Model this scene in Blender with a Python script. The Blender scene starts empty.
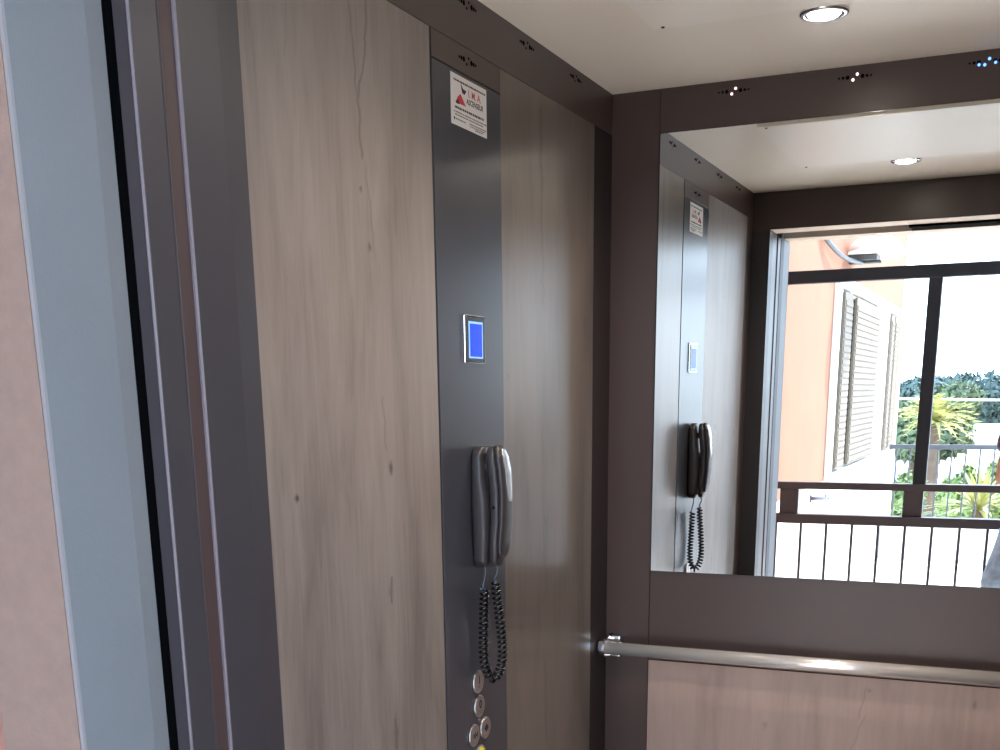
import bpy, bmesh, math, random
from mathutils import Vector, Matrix, noise
random.seed(7)
D = bpy.data
COL = bpy.context.scene.collection
PI = math.pi

def lin(c):
    return tuple(((v/255)/12.92 if v/255 <= .04045 else (((v/255)+.055)/1.055)**2.4) for v in c)

# ---------------------------------------------------------------- materials
def mat(name, rgb, rough=.5, metal=0., spec=.5, bump=0., bscale=400., var=0., vscale=3., coat=0., emit=None, estr=0., trans=0., vstretch=(1,1,1)):
    m = D.materials.new(name); m.use_nodes = True
    nt = m.node_tree; N = nt.nodes; L = nt.links
    b = N['Principled BSDF']
    c = lin(rgb)
    b.inputs['Base Color'].default_value = (*c, 1)
    b.inputs['Roughness'].default_value = rough
    b.inputs['Metallic'].default_value = metal
    b.inputs['Specular IOR Level'].default_value = spec
    b.inputs['Coat Weight'].default_value = coat
    b.inputs['Transmission Weight'].default_value = trans
    tc = N.new('ShaderNodeTexCoord')
    if var > 0:
        mp = N.new('ShaderNodeMapping'); mp.inputs['Scale'].default_value = vstretch
        L.new(tc.outputs['Object'], mp.inputs['Vector'])
        n = N.new('ShaderNodeTexNoise'); n.inputs['Scale'].default_value = vscale; n.inputs['Detail'].default_value = 5
        L.new(mp.outputs['Vector'], n.inputs['Vector'])
        r = N.new('ShaderNodeMapRange'); r.inputs['From Min'].default_value = .3; r.inputs['From Max'].default_value = .7
        r.inputs['To Min'].default_value = 1-var; r.inputs['To Max'].default_value = 1+var
        L.new(n.outputs['Fac'], r.inputs['Value'])
        mx = N.new('ShaderNodeMix'); mx.data_type = 'RGBA'; mx.blend_type = 'MULTIPLY'
        mx.inputs['Factor'].default_value = 1
        mx.inputs['A'].default_value = (*c, 1)
        cc = N.new('ShaderNodeCombineColor')
        for k in range(3): L.new(r.outputs['Result'], cc.inputs[k])
        L.new(cc.outputs['Color'], mx.inputs['B'])
        L.new(mx.outputs['Result'], b.inputs['Base Color'])
    if bump > 0:
        n = N.new('ShaderNodeTexNoise'); n.inputs['Scale'].default_value = bscale; n.inputs['Detail'].default_value = 3
        L.new(tc.outputs['Object'], n.inputs['Vector'])
        bp = N.new('ShaderNodeBump'); bp.inputs['Strength'].default_value = bump; bp.inputs['Distance'].default_value = .002
        L.new(n.outputs['Fac'], bp.inputs['Height']); L.new(bp.outputs['Normal'], b.inputs['Normal'])
    if emit:
        b.inputs['Emission Color'].default_value = (*lin(emit), 1)
        b.inputs['Emission Strength'].default_value = estr
    return m

def wood(name, light, dark, axis, seed, veins=(), knots=(), rough=.38):
    """grey oak laminate, grain along z. axis: 'y' for side walls, 'x' for the back wall"""
    m = D.materials.new(name); m.use_nodes = True
    nt = m.node_tree; N = nt.nodes; L = nt.links
    b = N['Principled BSDF']
    tc = N.new('ShaderNodeTexCoord')
    def mapping(loc, sc):
        mp = N.new('ShaderNodeMapping'); mp.inputs['Location'].default_value = loc; mp.inputs['Scale'].default_value = sc
        L.new(tc.outputs['Object'], mp.inputs['Vector']); return mp.outputs['Vector']
    def noi(loc, sc, detail=4, dist=0., rough_=.5):
        n = N.new('ShaderNodeTexNoise'); n.inputs['Scale'].default_value = 1; n.inputs['Detail'].default_value = detail
        n.inputs['Distortion'].default_value = dist; n.inputs['Roughness'].default_value = rough_
        L.new(mapping(loc, sc), n.inputs['Vector']); return n.outputs['Fac']
    def math_(op, a, b_=None, c_=None, clamp=False):
        n = N.new('ShaderNodeMath'); n.operation = op; n.use_clamp = clamp
        for i, v in enumerate((a, b_, c_)):
            if v is None: continue
            if isinstance(v, (int, float)): n.inputs[i].default_value = v
            else: L.new(v, n.inputs[i])
        return n.outputs[0]
    broad = noi((seed, seed*2, seed), (7, 7, 1.3), 4, 1.0)
    mid = noi((seed+3, seed, 1), (30, 30, 3.4), 6, 1.2, .62)
    fine = noi((seed, 5, seed), (230, 230, 14), 3, .5, .6)
    g = math_('ADD', math_('MULTIPLY', broad, .58), math_('MULTIPLY', mid, .32))
    g = math_('ADD', g, math_('MULTIPLY', fine, .10))
    ramp = N.new('ShaderNodeValToRGB'); L.new(g, ramp.inputs['Fac'])
    e = ramp.color_ramp.elements
    e[0].position = .33; e[0].color = (*lin(dark), 1); e[1].position = .62; e[1].color = (*lin(light), 1)
    md = e.new(.47); md.color = (*[(a*.55+b_*.45) for a, b_ in zip(lin(light), lin(dark))], 1)
    sep = N.new('ShaderNodeSeparateXYZ'); L.new(tc.outputs['Object'], sep.inputs[0])
    H = sep.outputs['Y' if axis == 'y' else 'X']; Z = sep.outputs['Z']
    wig = math_('MULTIPLY', math_('SUBTRACT', noi((seed, 1, 2), (0, 0, 26), 4), .5), .022)
    total = None
    def acc(v):
        nonlocal total
        total = v if total is None else math_('MAXIMUM', total, v)
    for (h0, z0), (h1, z1), w, s in veins:      # thin crack from (h0,z0) to (h1,z1)
        t = math_('DIVIDE', math_('SUBTRACT', Z, z0), (z1-z0) or 1e-4)
        hc = math_('ADD', math_('MULTIPLY', t, h1-h0), h0)
        d = math_('ABSOLUTE', math_('SUBTRACT', math_('ADD', H, wig), hc))
        a = math_('SUBTRACT', 1, math_('DIVIDE', d, w), clamp=True)
        inr = math_('MULTIPLY', math_('MULTIPLY', math_('ADD', t, .12), 10, clamp=True), math_('MULTIPLY', math_('SUBTRACT', 1.12, t), 10, clamp=True))
        acc(math_('MULTIPLY', math_('MULTIPLY', a, inr), s))
    for (h0, z0), rh, rz, s in knots:
        kn_ = math_('MULTIPLY', math_('SUBTRACT', noi((seed, 4, 2), (90, 90, 60), 3), .5), 1.6)
        dh = math_('ADD', math_('DIVIDE', math_('SUBTRACT', H, h0), rh*.9), kn_); dz = math_('ADD', math_('DIVIDE', math_('SUBTRACT', Z, z0), rz*1.3), kn_)
        r2 = math_('ADD', math_('MULTIPLY', dh, dh), math_('MULTIPLY', dz, dz))
        rr = math_('SUBTRACT', 1, r2, clamp=True); acc(math_('MULTIPLY', math_('MULTIPLY', rr, rr), s))
    mx = N.new('ShaderNodeMix'); mx.data_type = 'RGBA'
    L.new(ramp.outputs['Color'], mx.inputs['A']); mx.inputs['B'].default_value = (*lin((52, 44, 42)), 1)
    if total is not None: L.new(total, mx.inputs['Factor'])
    else: mx.inputs['Factor'].default_value = 0
    L.new(mx.outputs['Result'], b.inputs['Base Color'])
    b.inputs['Roughness'].default_value = rough
    bp = N.new('ShaderNodeBump'); bp.inputs['Strength'].default_value = .12; bp.inputs['Distance'].default_value = .001
    L.new(fine, bp.inputs['Height']); L.new(bp.outputs['Normal'], b.inputs['Normal'])
    return m

M = {}
M['metal'] = mat('brown_coated_steel', (66, 52, 48), .34, .0, .5, bump=.04, bscale=900, var=.05)
M['corner_shade'] = mat('shaded_corner_steel', (40, 32, 32), .5, spec=.3)  # darker steel colour that carries the corner shade
M['metal_jamb'] = mat('brown_coated_steel_jamb', (50, 48, 53), .42, .0, .5, var=.04)
M['metal_edge'] = mat('steel_edge_highlight', (118, 112, 120), .35, .3)  # highlight along the jamb edges put into a lighter colour
M['metal_dark'] = mat('dark_steel', (26, 24, 26), .5)
M['leaf_paint'] = mat('dark_violet_leaf_paint', (38, 36, 44), .5)
M['header_bounce'] = mat('header_bounce_light', (232, 214, 194), .5)  # bounce light from the sunlit floor put into the header colour
M['line'] = mat('brown_wall_line', (128, 98, 90), .9)  # brown tint of the thin line on the facade
M['slot'] = mat('slot_steel', (60, 46, 46), .5)
M['black'] = mat('black_gap', (3, 4, 6), .9, spec=.02)
M['panel'] = mat('control_panel_steel', (56, 57, 64), .28, .0, .5, bump=.03, bscale=900, var=.04)
M['frame'] = mat('landing_frame_paint', (97, 104, 111), .55, bump=.18, bscale=260, var=.03, vscale=8)
M['frame_edge'] = mat('landing_frame_edge', (118, 122, 128), .5)
M['stucco'] = mat('peach_stucco', (118, 104, 97), .9, bump=.5, bscale=170, var=.05, vscale=60)
M['orange'] = mat('orange_stucco', (146, 100, 74), .9, bump=.3, bscale=120, var=.05)
M['ceil'] = mat('white_ceiling_panel', (250, 241, 228), .36, spec=.4, var=.01)
M['hatch'] = mat('white_ceiling_cover', (253, 246, 236), .36, spec=.35)
M['grey_edge'] = mat('grey_panel_edge', (140, 134, 124), .5)
M['chrome'] = mat('chrome', (225, 225, 228), .09, 1.)
M['rail'] = mat('satin_chrome_tube', (252, 248, 242), .2, .65)
M['steel'] = mat('brushed_steel', (190, 188, 186), .28, 1., bump=.05, bscale=500)
M['mirror'] = mat('silvered_glass', (240, 243, 242), .0, 1.)
M['mirror_edge'] = mat('glass_edge', (60, 74, 70), .2)
M['plastic'] = mat('dark_grey_plastic', (50, 47, 50), .38, bump=.05, bscale=1200)
M['plastic_silver'] = mat('silver_plastic_inlay', (188, 194, 200), .25, .6)
M['cord'] = mat('black_cord_plastic', (12, 13, 17), .22)
M['wire'] = mat('grey_wire', (80, 88, 104), .3)
M['paper'] = mat('sticker_paper', (226, 222, 218), .5)
M['ink'] = mat('black_ink', (30, 28, 30), .6)
M['ink_grey'] = mat('grey_ink', (120, 114, 114), .6)
M['red'] = mat('red_ink', (206, 44, 58), .6)
M['bezel'] = mat('display_bezel', (14, 16, 22), .25)
M['lcd_edge'] = mat('display_edge_light', (120, 160, 235), .3, emit=(120, 170, 255), estr=.8)
M['lcd'] = mat('display_blue', (0, 20, 120), .3, spec=.2, emit=(0, 66, 236), estr=.9)
M['button'] = mat('button_steel', (176, 166, 164), .32, .85)
M['glyph'] = mat('button_glyph', (20, 18, 20), .5)
M['yellow'] = mat('yellow_button', (226, 214, 60), .4, emit=(230, 220, 60), estr=.15)
M['lens'] = mat('lamp_lens', (255, 250, 240), .3, emit=(255, 240, 220), estr=60)
M['glow_white'] = mat('hole_daylight', (255, 230, 230), .5, emit=(255, 225, 225), estr=1.6)  # daylight in the holes drawn as an emissive colour
M['glow_blue'] = mat('hole_blue_daylight', (120, 170, 255), .5, emit=(90, 150, 255), estr=2.2)  # bluish daylight in the holes, likewise emissive
M['floor'] = mat('grey_vinyl_floor', (205, 196, 184), .6, var=.1, vscale=40)
M['tile'] = mat('pale_concrete_paving', (232, 222, 208), .85, var=.04, vscale=3)
M['alu'] = mat('anthracite_aluminium', (22, 32, 44), .6)
M['alu_brown'] = mat('brown_railing_paint', (66, 62, 66), .45)
M['rail_grey'] = mat('grey_railing_paint', (74, 78, 82), .5)
M['white_paint'] = mat('white_paint', (236, 232, 224), .7)
M['shutter'] = mat('beige_shutter', (120, 108, 92), .7, var=.08, vscale=6, vstretch=(1, 1, 20))
M['glass_dark'] = mat('window_glass', (80, 90, 92), .1)
M['leaf'] = mat('green_leaves', (88, 102, 70), .7, var=.35, vscale=2)
M['leaf_dark'] = mat('dark_green_leaves', (76, 94, 86), .7, var=.35, vscale=1.2)
M['leaf_yellow'] = mat('yellow_green_fronds', (168, 164, 96), .6, var=.2, vscale=5)
M['bark'] = mat('bark', (96, 80, 64), .9, var=.2, vscale=8)
M['skin'] = mat('skin', (170, 126, 102), .5, var=.03, vscale=20)
M['shirt'] = mat('plum_shirt', (92, 78, 102), .85, bump=.2, bscale=300)
M['denim'] = mat('washed_denim', (140, 170, 198), .85, bump=.3, bscale=300, var=.3, vscale=26)
M['hair'] = mat('brown_hair', (52, 38, 30), .6, var=.2, vscale=90)
M['shoe'] = mat('white_shoe', (220, 218, 214), .6)
M['phone_case'] = mat('black_phone_case', (20, 20, 22), .3)
M['eye'] = mat('eye_white', (235, 232, 228), .2)
M['lip'] = mat('lip', (170, 86, 80), .5)

# ---------------------------------------------------------------- mesh helpers
def BM(): return bmesh.new()

def box(bm, x0, x1, y0, y1, z0, z1, bevel=0.):
    vs = [bm.verts.new(p) for p in ((x0,y0,z0),(x1,y0,z0),(x1,y1,z0),(x0,y1,z0),(x0,y0,z1),(x1,y0,z1),(x1,y1,z1),(x0,y1,z1))]
    fs = [bm.faces.new([vs[i] for i in f]) for f in ((3,2,1,0),(4,5,6,7),(0,1,5,4),(1,2,6,5),(2,3,7,6),(3,0,4,7))]
    if bevel > 0:
        es = list({e for f in fs for e in f.edges})
        bmesh.ops.bevel(bm, geom=es, offset=bevel, segments=2, affect='EDGES', profile=.6)
    return bm

def tube(bm, pts, r, seg=12, cap=True, radii=None):
    pts = [Vector(p) for p in pts]; n = len(pts); rings = []
    t = (pts[1]-pts[0]).normalized()
    u = t.orthogonal().normalized()
    for i, p in enumerate(pts):
        t2 = ((pts[min(i+1, n-1)]-pts[max(i-1, 0)])).normalized()
        q = t.rotation_difference(t2); u = (q @ u); u = (u-u.dot(t2)*t2).normalized(); t = t2
        v = t.cross(u); rr = radii[i] if radii else r
        rings.append([bm.verts.new(p+rr*(math.cos(2*PI*k/seg)*u+math.sin(2*PI*k/seg)*v)) for k in range(seg)])
    for i in range(n-1):
        for k in range(seg):
            f = bm.faces.new((rings[i][k], rings[i][(k+1) % seg], rings[i+1][(k+1) % seg], rings[i+1][k])); f.smooth = True
    if cap:
        bm.faces.new(rings[0][::-1]); bm.faces.new(rings[-1])
    return bm

def disc(bm, c, axis, r, h, seg=32, r2=None, bevel=0.):
    """short cylinder starting at c, growing along axis by h"""
    c = Vector(c); a = Vector(axis).normalized(); u = a.orthogonal().normalized(); v = a.cross(u); r2 = r if r2 is None else r2
    st = [(0, r)]
    if bevel: st += [(h-bevel, r2), (h, r2-bevel)]
    else: st += [(h, r2)]
    rings = [[bm.verts.new(c+a*d+rr*(math.cos(2*PI*k/seg)*u+math.sin(2*PI*k/seg)*v)) for k in range(seg)] for d, rr in st]
    for i in range(len(rings)-1):
        for k in range(seg):
            f = bm.faces.new((rings[i][k], rings[i][(k+1) % seg], rings[i+1][(k+1) % seg], rings[i+1][k])); f.smooth = True
    bm.faces.new(rings[0][::-1]); bm.faces.new(rings[-1])
    return bm

def ring(bm, c, axis, ri, ro, h, seg=36):
    c = Vector(c); a = Vector(axis).normalized(); u = a.orthogonal().normalized(); v = a.cross(u)
    prof = [(0, ro), (h*.7, ro), (h, ro-(ro-ri)*.3), (h, ri+(ro-ri)*.3), (h*.6, ri), (0, ri)]
    R = [[bm.verts.new(c+a*d+rr*(math.cos(2*PI*k/seg)*u+math.sin(2*PI*k/seg)*v)) for k in range(seg)] for d, rr in prof]
    n = len(R)
    for i in range(n):
        for k in range(seg):
            f = bm.faces.new((R[i][k], R[i][(k+1) % seg], R[(i+1) % n][(k+1) % seg], R[(i+1) % n][k])); f.smooth = True
    return bm

def poly_x(bm, pts, x0, x1):
    """polygon in the yz plane (pts=(y,z)) extruded from x0 to x1"""
    a = [bm.verts.new((x0, p[0], p[1])) for p in pts]; b = [bm.verts.new((x1, p[0], p[1])) for p in pts]
    n = len(pts); bm.faces.new(a[::-1]); bm.faces.new(b)
    for i in range(n): bm.faces.new((a[i], a[(i+1) % n], b[(i+1) % n], b[i]))
    return bm

def loft(bm, secs, seg=28, power=2.6):
    """secs: (z, cx, cy, hx, hy) super-ellipse sections"""
    rings = []
    for z, cx, cy, hx, hy in secs:
        r = []
        for k in range(seg):
            a = 2*PI*k/seg; c, s = math.cos(a), math.sin(a)
            r.append(bm.verts.new((cx+hx*math.copysign(abs(c)**(2/power), c), cy+hy*math.copysign(abs(s)**(2/power), s), z)))
        rings.append(r)
    for i in range(len(rings)-1):
        for k in range(seg):
            f = bm.faces.new((rings[i][k], rings[i][(k+1) % seg], rings[i+1][(k+1) % seg], rings[i+1][k])); f.smooth = True
    bm.faces.new(rings[0][::-1]); bm.faces.new(rings[-1])
    return bm

def wloc(o):
    v = Vector((0, 0, 0))
    while o: v += o.location; o = o.parent
    return v

def obj(name, bm, m, parent=None, base=False):
    """link bm as ONE mesh object. Geometry is given in world coordinates."""
    off = Vector((0, 0, 0))
    if parent: off = wloc(parent)
    if base:
        xs = [v.co for v in bm.verts]
        off = Vector(((min(v.x for v in xs)+max(v.x for v in xs))/2, (min(v.y for v in xs)+max(v.y for v in xs))/2, min(v.z for v in xs)))
    bmesh.ops.recalc_face_normals(bm, faces=bm.faces[:])
    bmesh.ops.translate(bm, verts=bm.verts[:], vec=-off)
    me = D.meshes.new(name); bm.to_mesh(me); bm.free()
    me.materials.append(m)
    o = D.objects.new(name, me); COL.objects.link(o)
    if parent: o.parent = parent
    if base: o.location = off
    return o

def tag(o, label, cat, group=None, kind=None):
    o['label'] = label; o['category'] = cat
    if group: o['group'] = group
    if kind: o['kind'] = kind
    return o

def thing(name, label, cat, loc, group=None):
    o = D.objects.new(name, None); COL.objects.link(o); o.location = loc; o.empty_display_size = .1
    return tag(o, label, cat, group)

def struct(name, bm, m, label=None, cat=None, parent=None):
    o = obj(name, bm, m, parent)
    if parent is None:
        o['kind'] = 'structure'
        if label: o['label'] = label; o['category'] = cat
    return o

def copy_tree(root, loc):
    r = root.copy(); COL.objects.link(r); r.location = loc
    for ch in list(root.children):
        c = ch.copy(); COL.objects.link(c); c.parent = r
        for g in list(ch.children):
            d = g.copy(); COL.objects.link(d); d.parent = c
    return r

def text_bm(s, size, to, bold=0., spacing=1., width=None):
    """flat text mesh; `to` maps (u,v) -> world point; centred on (0,0)"""
    cu = D.curves.new('t', 'FONT'); cu.body = s; cu.size = size; cu.align_x = 'CENTER'; cu.align_y = 'CENTER'
    cu.offset = bold; cu.space_character = spacing; cu.resolution_u = 3
    o = D.objects.new('t', cu); COL.objects.link(o)
    dg = bpy.context.evaluated_depsgraph_get(); dg.update()
    me = D.meshes.new_from_object(o.evaluated_get(dg))
    bm = BM(); bm.from_mesh(me)
    D.objects.remove(o); D.meshes.remove(me); D.curves.remove(cu)
    if width and bm.verts:
        w = max(v.co.x for v in bm.verts)-min(v.co.x for v in bm.verts)
        for v in bm.verts: v.co.x *= width/w
    for v in bm.verts: v.co = Vector(to(v.co.x, v.co.y))
    return bm

def join(bm, other):
    me = D.meshes.new('j'); other.to_mesh(me); other.free(); bm.from_mesh(me); D.meshes.remove(me); return bm

# ---------------------------------------------------------------- the lift cabin
HT = 2.10; W = .99; DEP = 1.41
RX = W
def vent(bm, dark, to, lit=None):
    """row of tiny ventilation holes: three, a pair askew, three"""
    for u, r in ((-.0300, .0020), (-.0225, .0028), (-.0140, .0038), (.0140, .0038), (.0225, .0028), (.0300, .0020)):
        disc(dark, to(u, 0), to(0, 0, True), r, .0006, 12)
    tgt = lit if lit is not None else dark
    rr = .0027 if lit is not None else .0020
    disc(tgt, to(-.0035, -.0050), to(0, 0, True), rr, .0007, 12)
    disc(tgt, to(.0040, .0045), to(0, 0, True), rr, .0007, 12)

# wall_left
wl = struct('wall_left', box(BM(), -.05, 0, -DEP, 0, 0, HT), M['metal_dark'], 'brown steel left wall of the lift cabin', 'wall')
fr = BM(); t = .0012
box(fr, 0, t, -DEP, 0, 2.022, HT, 0)
obj('corner_shade_strip', box(BM(), 0, t, -.112, 0, 0, 2.0215), M['corner_shade'], wl)  # shade near the back corner, built in as a darker strip
box(fr, 0, t, -DEP, -1.334, 0, 2.021)
obj('steel_frame', fr, M['metal'], wl)
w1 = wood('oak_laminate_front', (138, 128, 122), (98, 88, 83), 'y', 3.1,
    veins=[((-1.058,1.812),(-1.063,1.878),.005,.55),((-1.063,1.878),(-1.069,1.945),.004,.45),((-1.069,1.945),(-1.083,2.02),.004,.35),
           ((-1.063,1.878),(-1.038,1.94),.0045,.5),((-1.038,1.94),(-1.030,2.02),.005,.5),((-1.046,1.796),(-1.034,1.691),.003,.3),
           ((-1.023,1.489),(-1.022,1.422),.004,.35),((-1.019,1.226),(-1.022,1.19),.005,.65),((-1.023,1.002),(-1.023,.956),.006,.6),
           ((-1.22,1.99),(-1.23,1.90),.004,.15),((-1.10,1.62),(-1.11,1.5),.006,.15),((-.93,1.3),(-.94,1.15),.006,.15)],
    knots=[((-1.064,1.768),.006,.006,.7),((-1.046,1.695),.009,.007,.8),((-1.262,1.366),.009,.006,.9),((-1.01,1.388),.010,.013,.75),((-1.02,1.208),.012,.02,.35),((-1.023,.98),.014,.03,.4)])
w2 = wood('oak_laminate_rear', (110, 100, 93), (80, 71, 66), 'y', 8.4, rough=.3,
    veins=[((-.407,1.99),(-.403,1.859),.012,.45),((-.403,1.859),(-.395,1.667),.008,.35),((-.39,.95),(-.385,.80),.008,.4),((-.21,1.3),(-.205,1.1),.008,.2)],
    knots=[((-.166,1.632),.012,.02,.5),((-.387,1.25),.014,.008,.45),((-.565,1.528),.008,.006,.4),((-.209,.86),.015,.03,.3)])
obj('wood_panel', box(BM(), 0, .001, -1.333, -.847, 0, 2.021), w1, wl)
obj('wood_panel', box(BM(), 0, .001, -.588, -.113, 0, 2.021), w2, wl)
dk = BM()
for y in (-.226, -.471, -.711, -.955, -1.19):
    vent(None, dk, lambda u, v, ax=False, y=y: (1, 0, 0) if ax else (t-.0001, y+u, 2.083+v))
obj('ventilation_holes', dk, M['black'], wl)

# wall_back: column, infill panel round the mirror, wood below
wb = struct('wall_back', box(BM(), 0, W, .0, .05, 0, HT), M['black'], 'brown steel back wall of the lift cabin', 'wall')
obj('corner_column', box(BM(), 0, .1045, -.0015, 0, 0, HT), M['metal'], wb)
obj('corner_column', box(BM(), .8860, W, -.0015, 0, 0, HT), M['metal'], wb)
obj('steel_panel', box(BM(), .1062, .8843, -.0015, 0, .892, HT), M['metal'], wb)
w3 = wood('oak_laminate_back', (176, 150, 138), (148, 125, 115), 'x', 15.7,
    veins=[((.598,.862),(.588,.80),.003,.3),((.60,.80),(.575,.72),.003,.2)],
    knots=[((.608,.862),.008,.005,.3),((.821,.849),.008,.010,.4),((.384,.759),.012,.010,.25)])
obj('wood_panel', box(BM(), .1062, .8843, -.001, 0, 0, .889), w3, wb)
dk = BM(); li = BM(); bl = BM()
for i, x in enumerate((.258, .495, .732)):
    vent(None, dk, lambda u, v, ax=False, x=x: (0, -1, 0) if ax else (x+u, -.0014, 2.080+v), li if i < 2 else bl)
for u, v in ((-.0135, -.0040), (.0150, -.0030)):
    disc(bl, (.732+u, -.0017, 2.080+v), (0, -1, 0), .0026, .0006, 12)
obj('ventilation_holes', dk, M['black'], wb)
obj('lit_ventilation_holes', li, M['glow_white'], wb)['label'] = 'ventilation holes with pinkish white daylight showing through'
obj('lit_ventilation_holes', bl, M['glow_blue'], wb)['label'] = 'ventilation holes with blue light showing through'

# wall_right
wr = struct('wall_right', box(BM(), W, W+.05, -DEP, 0, 0, HT), M['metal_dark'], 'brown steel right wall of the lift cabin', 'wall')
fr = BM()
box(fr, W-t, W, -DEP, 0, 2.022, HT); box(fr, W-t, W, -.112, 0, 0, 2.021); box(fr, W-t, W, -DEP, -1.334, 0, 2.021); box(fr, W-t, W, -.80, -.63, 0, 2.021)
obj('steel_frame', fr, M['metal'], wr)
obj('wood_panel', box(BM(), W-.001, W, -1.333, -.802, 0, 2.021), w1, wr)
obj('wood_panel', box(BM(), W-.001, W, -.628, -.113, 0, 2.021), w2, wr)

struct('floor', box(BM(), -.05, W+.05, -1.44, .05, -.04, 0), M['floor'], 'grey vinyl floor of the lift cabin', 'floor')
ce = struct('ceiling', box(BM(), -.05, W+.05, -1.44, .05, HT, HT+.06), M['ceil'], 'white glossy ceiling of the lift cabin', 'ceiling')
cov = thing('ceiling_cover_panel', 'flat white cover plate screwed to the lift ceiling between its two spotlights', 'panel', (.495, -.71, HT))
obj('plate', box(BM(), .217, .773, -.995, -.425, HT-.009, HT, .001), M['hatch'], cov)
for x, y in ((.237, -.437), (.753, -.437), (.237, -.983), (.753, -.983)):
    obj('screw', disc(BM(), (x, y, HT-.0085), (0, 0, -1), .0032, .0022, 14, bevel=.0008), M['metal_dark'], cov)

# downlights
def downlight(y, label):
    d = thing('ceiling_spotlight', label, 'ceiling light', (.492, y, HT), 'round spotlights in the lift ceiling')
    obj('trim_ring', ring(BM(), (.492, y, HT), (0, 0, -1), .027, .040, .006, 40), M['chrome'], d)
    obj('lens', disc(BM(), (.492, y, HT), (0, 0, -1), .0275, .0065, 32, r2=.024), M['lens'], d)
    ld = D.lights.new('spot', 'SPOT'); ld.energy = 18; ld.color = (1., .86, .72); ld.spot_size = math.radians(150); ld.spot_blend = .8; ld.shadow_soft_size = .03
    lo = D.objects.new('spot_lamp', ld); COL.objects.link(lo); lo.parent = d; lo.location = (0, 0, -.02)
downlight(-.366, 'round chrome ceiling spotlight nearest the mirror wall, its lens lit white')
downlight(-1.054, 'round chrome ceiling spotlight nearest the cabin door, seen only in the mirror')

# front wall with opening
wf = BM()
box(wf, -.05, .0585, -1.435, -1.41, 0, HT); box(wf, W-.0585, W+.05, -1.435, -1.41, 0, HT); box(wf, .0585, W-.0585, -1.435, -1.41, 1.990, HT)
wf = struct('wall_front', wf, M['metal'], 'dark steel wall around the lift doorway', 'wall')

def prof(pts, z0, z1):
    """closed (x,y) polygon extruded vertically"""
    bm = BM(); a = [bm.verts.new((x, y, z0)) for x, y in pts]; b = [bm.verts.new((x, y, z1)) for x, y in pts]
    n = len(pts); bm.faces.new(a[::-1]); bm.faces.new(b)
    for i in range(n): bm.faces.new((a[i], a[(i+1) % n], b[(i+1) % n], b[i]))
    return bm
def jambs(side):
    fx = (lambda x: x) if side == 'l' else (lambda x: W-x)
    P = lambda pts, z0=0, z1=1.985: prof([(fx(x), y) for x, y in pts], z0, z1)
    j = obj('cabin_door_jamb', P([(.0, -1.409), (.0590, -1.4065), (.0612, -1.445), (.0600, -1.510), (0, -1.510)]), M['metal_jamb'], dj)
    obj('jamb_edge', P([(.03, -1.5100), (.0602, -1.5100), (.0606, -1.5120), (.0598, -1.5135), (.03, -1.5135)]), M['metal_edge'], dj)
    obj('jamb_slot', P([(.0, -1.5137), (.0572, -1.5137), (.0572, -1.5355), (0, -1.5355)]), M['slot'], dj)
    # two telescopic leaves parked in the jamb
    lf = obj('door_leaf', P([(-.36, -1.540), (.0590, -1.540), (.0600, -1.541), (.0600, -1.5785), (.0590, -1.5795), (-.36, -1.5795)], .006, 1.98), M['metal_jamb'], dj)
    obj('leaf_edge', P([(.05, -1.5372), (.0598, -1.5372), (.0603, -1.5386), (.0598, -1.5400), (.05, -1.5400)]), M['metal_jamb'], lf)
    obj('leaf_edge', P([(.05, -1.5795), (.0600, -1.5795), (.0606, -1.5812), (.0598, -1.5828), (.05, -1.5828)]), M['metal_edge'], lf)
    obj('door_leaf', P([(-.36, -1.583), (.0590, -1.5830), (.0550, -1.5965), (-.36, -1.5965)], .006, 1.98), M['leaf_paint'], dj)
    obj('gap_shade_fill', P([(-.3, -1.5967), (.0545, -1.5967), (.0565, -1.6120), (-.3, -1.6120)], 0, 1.98), M['black'], dj)  # black block in the door gap, standing in for its shade
dj = D.objects.new('door_1', None); COL.objects.link(dj); dj['kind'] = 'structure'; dj['label'] = 'sliding steel lift door parked open in its jambs'; dj['category'] = 'door'
jambs('l'); jambs('r')
hd = BM(); box(hd, .0585, W-.0585, -1.510, -1.4101, 1.988, 2.06)
obj('door_header', hd, M['header_bounce'], dj)
obj('header_front', box(BM(), .0585, W-.0585, -1.4099, -1.4085, 1.9885, 2.06), M['metal'], dj)
obj('door_track', box(BM(), -.36, W+.36, -1.62, -1.512, 2.03, 2.10), M['black'], dj)  # shade of the header recess put into the black colour
obj('track_cover', box(BM(), .468, .93, -1.612, -1.512, 1.981, 2.029), M['black'], dj)
obj('threshold', box(BM(), .0, W, -1.60, -1.44, -.03, 0), M['steel'], dj)
# shaft lining behind the leaves, dark
sh = BM()
box(sh, -.42, -.38, -1.62, 0.05, 0, 2.3); box(sh, W+.38, W+.42, -1.62, .05, 0, 2.3); box(sh, -.42, W+.42, -1.62, -1.4, 2.101, 2.14)
struct('wall_shaft', sh, M['black'], 'dark lift shaft lining seen through the door gap', 'wall')

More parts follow.
